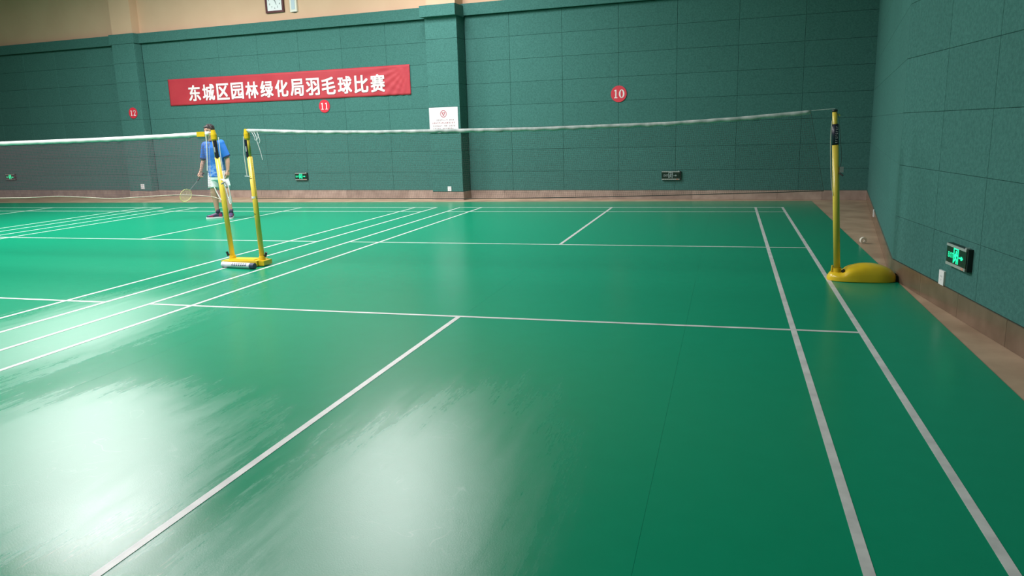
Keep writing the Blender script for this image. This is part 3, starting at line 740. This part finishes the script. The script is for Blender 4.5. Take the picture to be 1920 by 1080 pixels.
MB().prism([(-0.008, -0.008), (-0.008, 0.008), (-0.10, 0.045), (-0.10, 0.037)], -0.039, -0.036).build('hand', M['clock_ink'], ck)
MB().prism(circle(0.014, 16), -0.041, -0.033).build('pivot', M['clock_ink'], ck)
bx = thing('wall_box', 'narrow white wall box with pale blue centre right of the clock', 'wall box', wp(12.49, 0.0, 4.352), WR)
MB().box(-0.092, 0.092, -0.05, 0, 0.0, 0.72).bevel(0.01).build('casing', M['cream_plastic'], bx)
MB().box(-0.048, 0.048, -0.056, -0.045, 0.05, 0.67).bevel(0.004).build('centre_panel', M['pale_blue'], bx)
MB().box(-0.03, 0.05, -0.04, -0.005, -0.014, 0.004).build('bottom_vent', M['housing'], bx)

# ------------------------------------------------------------------ the player
PP = Vector((-7.15, 4.75, 0.0015))
pl = thing('person', 'player in blue shirt and white shorts standing behind the nets with a racket', 'person', PP)
def solid(mb, name, material, parent, voxel, smooth=2, label=None):
    """fuse overlapping pieces into one continuous skin"""
    o = mb.build(name + '_raw', material)
    r = o.modifiers.new('r', 'REMESH'); r.mode = 'VOXEL'; r.voxel_size = voxel
    s = o.modifiers.new('s', 'SMOOTH'); s.factor = 0.5; s.iterations = smooth
    dg = bpy.context.evaluated_depsgraph_get(); dg.update()
    me = bpy.data.meshes.new_from_object(o.evaluated_get(dg)); old = o.data
    bpy.data.objects.remove(o); bpy.data.meshes.remove(old)
    me.name = name; me.materials.clear(); me.materials.append(material)
    for p in me.polygons: p.use_smooth = True
    q = link_mesh(name, me, parent)
    if label: q['label'] = label
    return q
def ell(c, rx, ry, n=20): return [Vector((c[0] + rx * math.cos(2 * PI * k / n), c[1] + ry * math.sin(2 * PI * k / n), c[2])) for k in range(n)]
HD = Vector((-0.215, -0.125, 1.615))       # middle of the head
b = MB()
# torso and neck
b.loft([ell((-0.12, 0.0, 0.80), 0.14, 0.10), ell((-0.12, 0.0, 0.90), 0.155, 0.11), ell((-0.135, -0.01, 1.02), 0.14, 0.10), ell((-0.155, -0.03, 1.18), 0.155, 0.11),
        ell((-0.17, -0.045, 1.32), 0.165, 0.105), ell((-0.18, -0.055, 1.40), 0.13, 0.08), ell((-0.185, -0.065, 1.44), 0.07, 0.06)])
b.tube([(-0.185, -0.065, 1.38), (-0.195, -0.085, 1.48), (-0.205, -0.10, 1.56)], [0.062, 0.055, 0.055], 14)
# head: skull, jaw, nose, ears
b.ball(HD + Vector((0, 0.012, 0.030)), 0.098, 18, (0.82, 1.02, 0.98))
b.ball(HD + Vector((0, -0.022, -0.045)), 0.075, 16, (0.82, 0.95, 1.02))
b.ball(HD + Vector((0, -0.052, -0.088)), 0.030, 12, (1.1, 0.9, 0.8))
b.tube([HD + Vector((0, -0.085, 0.012)), HD + Vector((0, -0.108, -0.030)), HD + Vector((0, -0.088, -0.040))], [0.009, 0.015, 0.012], 8)
for sx in (-1, 1): b.ball(HD + Vector((0.084 * sx, 0.015, -0.012)), 0.027, 10, (0.4, 0.7, 1.15))
# arms: shoulder, elbow, wrist
RS, RE, RW = Vector((-0.345, -0.05, 1.365)), Vector((-0.405, -0.02, 1.10)), Vector((-0.405, -0.105, 0.875))
LS, LE, LWr = Vector((-0.010, -0.05, 1.395)), Vector((0.098, 0.005, 1.12)), Vector((0.128, -0.02, 0.885))
for s_, e_, w_ in ((RS, RE, RW), (LS, LE, LWr)):
    m1 = s_.lerp(e_, 0.5); m2 = e_.lerp(w_, 0.35)
    b.tube([s_.lerp(Vector((-0.18, -0.05, 1.36)), 0.35), s_, m1, e_, m2, w_], [0.055, 0.056, 0.047, 0.039, 0.041, 0.027], 14)
    b.ball(s_, 0.056, 12); b.ball(e_, 0.039, 10)
# hands
def hand(wr_, down, side, thumb, curl):
    """wr_ wrist, down the direction of the palm, side across the knuckles, thumb the way the palm faces"""
    pc = wr_ + down * 0.055
    for k in range(5):
        t = k / 4 * 2 - 1
        b.tube([wr_ + side * 0.016 * t, wr_ + down * 0.05 + side * 0.030 * t, wr_ + down * 0.088 + side * 0.034 * t], [0.016, 0.015, 0.013], 8)
    for k, ln in enumerate((0.070, 0.080, 0.075, 0.058)):
        t = (k - 1.5) / 1.5
        p0 = wr_ + down * 0.082 + side * 0.031 * t
        c1 = curl[0]; c2 = curl[1]
        d1 = (down * math.cos(c1) + thumb * math.sin(c1)); d2 = (down * math.cos(c1 + c2) + thumb * math.sin(c1 + c2)); d3 = (down * math.cos(c1 + 2 * c2) + thumb * math.sin(c1 + 2 * c2))
        p1 = p0 + d1 * ln * 0.45; p2 = p1 + d2 * ln * 0.33; p3 = p2 + d3 * ln * 0.27
        b.tube([p0 - down * 0.02, p0, p1, p2, p3], [0.0095, 0.0095, 0.009, 0.008, 0.007], 8)
    q0 = wr_ + down * 0.025 - side * 0.022
    q1 = wr_ + down * 0.055 - side * 0.040 + thumb * 0.022; q2 = wr_ + down * 0.082 - side * 0.034 + thumb * 0.036; q3 = wr_ + down * 0.10 - side * 0.018 + thumb * 0.040
    b.tube([q0, q1, q2, q3], [0.014, 0.012, 0.010, 0.008], 8)
RD = Vector((-0.20, -0.40, -0.45)).normalized()       # racket direction
dR = (RW - RE).normalized()
dR = (dR * 0.8 + Vector((0, -0.2, -0.5))).normalized()
sideR = (RD - dR * RD.dot(dR)).normalized() * -1
hand(RW, dR, sideR, Vector((0.95, -0.1, 0)).normalized(), (0.9, 1.15))
hand(LWr, Vector((0.03, -0.12, -0.99)).normalized(), Vector((0.0, 1.0, -0.1)).normalized(), Vector((-1, 0, 0)), (0.35, 0.35))
# legs
RH, RK, RA = Vector((-0.205, 0.0, 0.86)), Vector((-0.175, -0.035, 0.475)), Vector((-0.105, 0.0, 0.095))
LH, LK, LA = Vector((-0.035, 0.0, 0.86)), Vector((0.105, -0.01, 0.475)), Vector((0.170, 0.02, 0.095))
for h_, k_, a_ in ((RH, RK, RA), (LH, LK, LA)):
    c_ = k_.lerp(a_, 0.3) + Vector((0, 0.018, 0))
    b.tube([h_, h_.lerp(k_, 0.5), k_, c_, k_.lerp(a_, 0.7), a_, a_ - Vector((0, 0, 0.05))], [0.088, 0.072, 0.054, 0.056, 0.040, 0.034, 0.036], 14)
    b.ball(k_, 0.054, 12)
fd = {0: Vector((-0.8, -0.6, 0)), 1: Vector((0.45, -0.89, 0)).normalized()}
for i, a_ in enumerate((RA, LA)):
    g = Vector((a_.x, a_.y, 0.05)); b.tube([g - fd[i] * 0.05, g + fd[i] * 0.06, g + fd[i] * 0.15 - Vector((0, 0, 0.012))], [0.034, 0.034, 0.024], 10)
body = solid(b, 'body', M['skin'], pl, 0.0052, 2)
# eyes, brows, mouth
for sx in (-1, 1):
    MB().ball(HD + Vector((0.031 * sx, -0.083, 0.004)), 0.0085, 10, (1.25, 0.6, 0.7)).build('eye', M['eye'], body)
    MB().tube([HD + Vector((0.016 * sx, -0.094, 0.026)), HD + Vector((0.034 * sx, -0.090, 0.030)), HD + Vector((0.050 * sx, -0.078, 0.024))], 0.0035, 6).build('eyebrow', M['hair'], body)
MB().tube([HD + Vector((-0.022, -0.084, -0.062)), HD + Vector((0, -0.094, -0.063)), HD + Vector((0.022, -0.084, -0.062))], [0.003, 0.006, 0.003], 8).build('mouth', M['lip'], body)
# hair
h = MB()
h.ball(HD + Vector((0, 0.022, 0.045)), 0.105, 20, (0.86, 1.0, 0.90))
cut = [v for v in h.bm.verts if (v.co.y - HD.y) < -0.045 and (v.co.z - HD.z) < 0.046]
bmesh.ops.delete(h.bm, geom=cut, context='VERTS')
cut = [v for v in h.bm.verts if (v.co.z - HD.z) < -0.035]
bmesh.ops.delete(h.bm, geom=cut, context='VERTS')
random.seed(5)
for _ in range(70):
    an = random.uniform(0, 2 * PI); el = random.uniform(0.35, 1.45)
    n_ = Vector((math.cos(an) * math.cos(el) * 0.86, math.sin(an) * math.cos(el), math.sin(el) * 0.9))
    p = HD + Vector((0, 0.022, 0.045)) + n_ * 0.100
    h.tube([p - n_ * 0.01, p + n_ * 0.006 + Vector((random.uniform(-.012, .012), -0.010, -0.004)), p + n_ * 0.010 + Vector((random.uniform(-.02, .02), -0.022, -0.012))], [0.012, 0.009, 0.003], 6)
h.build('hair', M['hair'], body, smooth=True)
# shirt
def cloth_tube(mb, pts, rs, seg=18): mb.tube(pts, rs, seg)
s_ = MB()
s_.loft([ell((-0.118, 0.0, 0.775), 0.178, 0.130, 24), ell((-0.12, 0.0, 0.86), 0.176, 0.130, 24), ell((-0.135, -0.01, 1.00), 0.168, 0.124, 24), ell((-0.155, -0.03, 1.18), 0.180, 0.128, 24),
         ell((-0.17, -0.045, 1.32), 0.185, 0.122, 24), ell((-0.18, -0.055, 1.40), 0.150, 0.095, 24), ell((-0.186, -0.065, 1.445), 0.075, 0.070, 24)])
for S_, E_ in ((RS, RE), (LS, LE)):
    tip = S_.lerp(E_, 0.90)
    s_.tube([S_.lerp(Vector((-0.18, -0.05, 1.37)), 0.5), S_, S_.lerp(E_, 0.45), tip], [0.075, 0.074, 0.070, 0.068], 16)
    s_.ball(S_, 0.074, 14)
shirt = solid(s_, 'shirt', M['shirt'], pl, 0.009, 4)
nt = M['shirt'].node_tree; B_ = nt.nodes['Principled BSDF']      # printed pattern on the lower half of the shirt
tc_ = nt.nodes.new('ShaderNodeTexCoord'); sp_ = nt.nodes.new('ShaderNodeSeparateXYZ'); nt.links.new(tc_.outputs['Object'], sp_.inputs[0])
mr_ = nt.nodes.new('ShaderNodeMapRange'); mr_.inputs[1].default_value = 1.15; mr_.inputs[2].default_value = 0.82; nt.links.new(sp_.outputs['Z'], mr_.inputs[0])
nz_ = nt.nodes.new('ShaderNodeTexNoise'); nz_.inputs['Scale'].default_value = 9; nz_.inputs['Detail'].default_value = 3
mp_ = nt.nodes.new('ShaderNodeMapping'); mp_.inputs['Scale'].default_value = (1, 1, 2.4); nt.links.new(tc_.outputs['Object'], mp_.inputs[0]); nt.links.new(mp_.outputs[0], nz_.inputs['Vector'])
m2_ = nt.nodes.new('ShaderNodeMapRange'); m2_.inputs[1].default_value = 0.46; m2_.inputs[2].default_value = 0.60; nt.links.new(nz_.outputs[0], m2_.inputs[0])
ml_ = nt.nodes.new('ShaderNodeMath'); ml_.operation = 'MULTIPLY'; nt.links.new(mr_.outputs[0], ml_.inputs[0]); nt.links.new(m2_.outputs[0], ml_.inputs[1])
mx_ = nt.nodes.new('ShaderNodeMix'); mx_.data_type = 'RGBA'; nt.links.new(ml_.outputs[0], mx_.inputs[0])
prev_ = B_.inputs['Base Color'].links[0].from_socket; nt.links.new(prev_, mx_.inputs[6]); mx_.inputs[7].default_value = (0.26, 0.42, 0.70, 1)
nt.links.new(mx_.outputs[2], B_.inputs['Base Color'])
for S_, E_ in ((RS, RE), (LS, LE)):
    MB().tube([S_.lerp(E_, 0.85), S_.lerp(E_, 0.93)], 0.0705, 18).build('cuff', M['shirt_dark'], shirt)
cr = MB(); cr.tube([(-0.186 + 0.062 * math.cos(a2), -0.072 + 0.060 * math.sin(a2), 1.452 + 0.014 * math.sin(a2)) for a2 in [2 * PI * k / 20 for k in range(21)]], 0.012, 8, caps=False)
cr.build('collar', M['shirt_dark'], shirt, smooth=True)
MB().prism([(-0.028, 0.045), (0.028, 0.045), (0.0, -0.045)], 0, 0.014, mx=Matrix.Translation((-0.182, -0.152, 1.395)) @ Matrix.Rotation(-0.45, 4, 'X')).build('collar_placket', M['shirt_dark'], shirt)
# shorts
s_ = MB()
s_.loft([ell((-0.12, 0.0, 0.72), 0.165, 0.118, 24), ell((-0.12, 0.0, 0.80), 0.172, 0.124, 24), ell((-0.12, 0.0, 0.90), 0.162, 0.118, 24), ell((-0.122, 0.0, 0.96), 0.150, 0.110, 24)])
for H_, K_ in ((RH, RK), (LH, LK)):
    s_.tube([H_ + Vector((0, 0, 0)), H_.lerp(K_, 0.3), H_.lerp(K_, 0.74)], [0.098, 0.100, 0.098], 18)
shorts = solid(s_, 'shorts', M['shorts'], pl, 0.009, 3)
# shoes and socks
for i, a_ in enumerate((RA, LA)):
    f = fd[i]; sd_ = Vector((f.y, -f.x, 0))
    mx = Matrix(((f.x, sd_.x, 0, a_.x), (f.y, sd_.y, 0, a_.y), (0, 0, 1, 0), (0, 0, 0, 1)))
    sh = MB(); secs = []
    for (t, wd, h1) in ((-0.085, 0.024, 0.060), (-0.075, 0.036, 0.088), (-0.03, 0.042, 0.100), (0.03, 0.043, 0.092), (0.08, 0.047, 0.070), (0.13, 0.049, 0.056), (0.175, 0.042, 0.047), (0.20, 0.024, 0.038)):
        secs.append([mx @ Vector((t, wd * math.cos(2 * PI * k / 16), 0.018 + h1 * 0.5 + h1 * 0.5 * math.sin(2 * PI * k / 16))) for k in range(16)])
    sh.loft(secs); shoe = sh.build('shoe', M['shoe'], pl, smooth=True)
    so = MB(); o_ = []
    for (t, wd) in ((-0.092, 0.022), (-0.078, 0.038), (-0.03, 0.045), (0.05, 0.046), (0.11, 0.052), (0.16, 0.050), (0.19, 0.038), (0.21, 0.020)): o_.append((t, wd))
    out = o_ + [(t, -w2) for t, w2 in reversed(o_)]
    so.poly([mx @ Vector((x, y, 0.0)) for x, y in out] + [mx @ Vector((x, y, 0.026)) for x, y in out],
            [tuple(range(16)), tuple(range(31, 15, -1))] + [(k, k + 16, (k + 1) % 16 + 16, (k + 1) % 16) for k in range(16)])
    so.build('sole', M['sole'], shoe)
    for (t0, t1, w0, w1, z0, z1) in ((0.085, 0.155, -0.0505, -0.042, 0.030, 0.055), (-0.072, -0.02, -0.045, -0.036, 0.034, 0.075), (-0.072, -0.02, 0.036, 0.045, 0.034, 0.075), (0.085, 0.155, 0.042, 0.0505, 0.030, 0.055)):
        pn = MB(); pn.box(t0, t1, w0, w1, z0, z1, mx); pn.bevel(0.003, 1).build('side_panel', M['shoe_pink'], shoe, label='crimson side panel')
    MB().tube([(a_.x, a_.y, 0.085), (a_.x, a_.y, 0.165)], [0.042, 0.041], 16).build('sock', M['sock'], pl, smooth=True)

# he stands upright rather than leaning to his right
LEAN = (0.080, 0.058)
def upright(o):
    for c in children(o):
        for v in c.data.vertices: v.co.x += LEAN[0] * v.co.z; v.co.y += LEAN[1] * v.co.z
        upright(c)
upright(pl)

# ------------------------------------------------------------------ the racket in his right hand
gp = RW + dR * 0.088 + Vector((0.024, 0, 0))           # inside the closed fingers
rk = thing('badminton_racket', 'badminton racket with yellow head held low by the player', 'racket', PP + gp + Vector((LEAN[0] * gp.z, LEAN[1] * gp.z, 0)))
rk.rotation_mode = 'QUATERNION'; rk.rotation_quaternion = RD.to_track_quat('Z', 'X')
MB().tube([(0, 0, -0.09), (0, 0, -0.08), (0, 0, 0.10)], [0.0155, 0.0135, 0.0125], 12).build('grip', M['black'], rk)
MB().tube([(0, 0, 0.10), (0, 0, 0.345)], 0.0045, 10).build('shaft', M['shaft'], rk)
hp = [(0.098 * math.sin(2 * PI * k / 32) * (1 + 0.06 * math.cos(2 * PI * k / 32)), 0, 0.465 - 0.125 * math.cos(2 * PI * k / 32)) for k in range(33)]
MB().tube(hp, 0.0062, 8, caps=False).build('head_frame', M['racket_yellow'], rk, smooth=True)
sg = MB()
for k in range(-9, 10):
    x = k * 0.0098; zr = 0.122 * math.sqrt(max(0, 1 - (x / 0.098) ** 2))
    if zr > 0.01: sg.box(x - 0.0006, x + 0.0006, -0.0006, 0.0006, 0.465 - zr, 0.465 + zr)
for k in range(-11, 12):
    z = k * 0.0105; xr = 0.096 * math.sqrt(max(0, 1 - (z / 0.124) ** 2))
    if xr > 0.01: sg.box(-xr, xr, -0.0006, 0.0006, 0.465 + z - 0.0006, 0.465 + z + 0.0006)
sg.build('strings', M['string'], rk, kind='stuff')
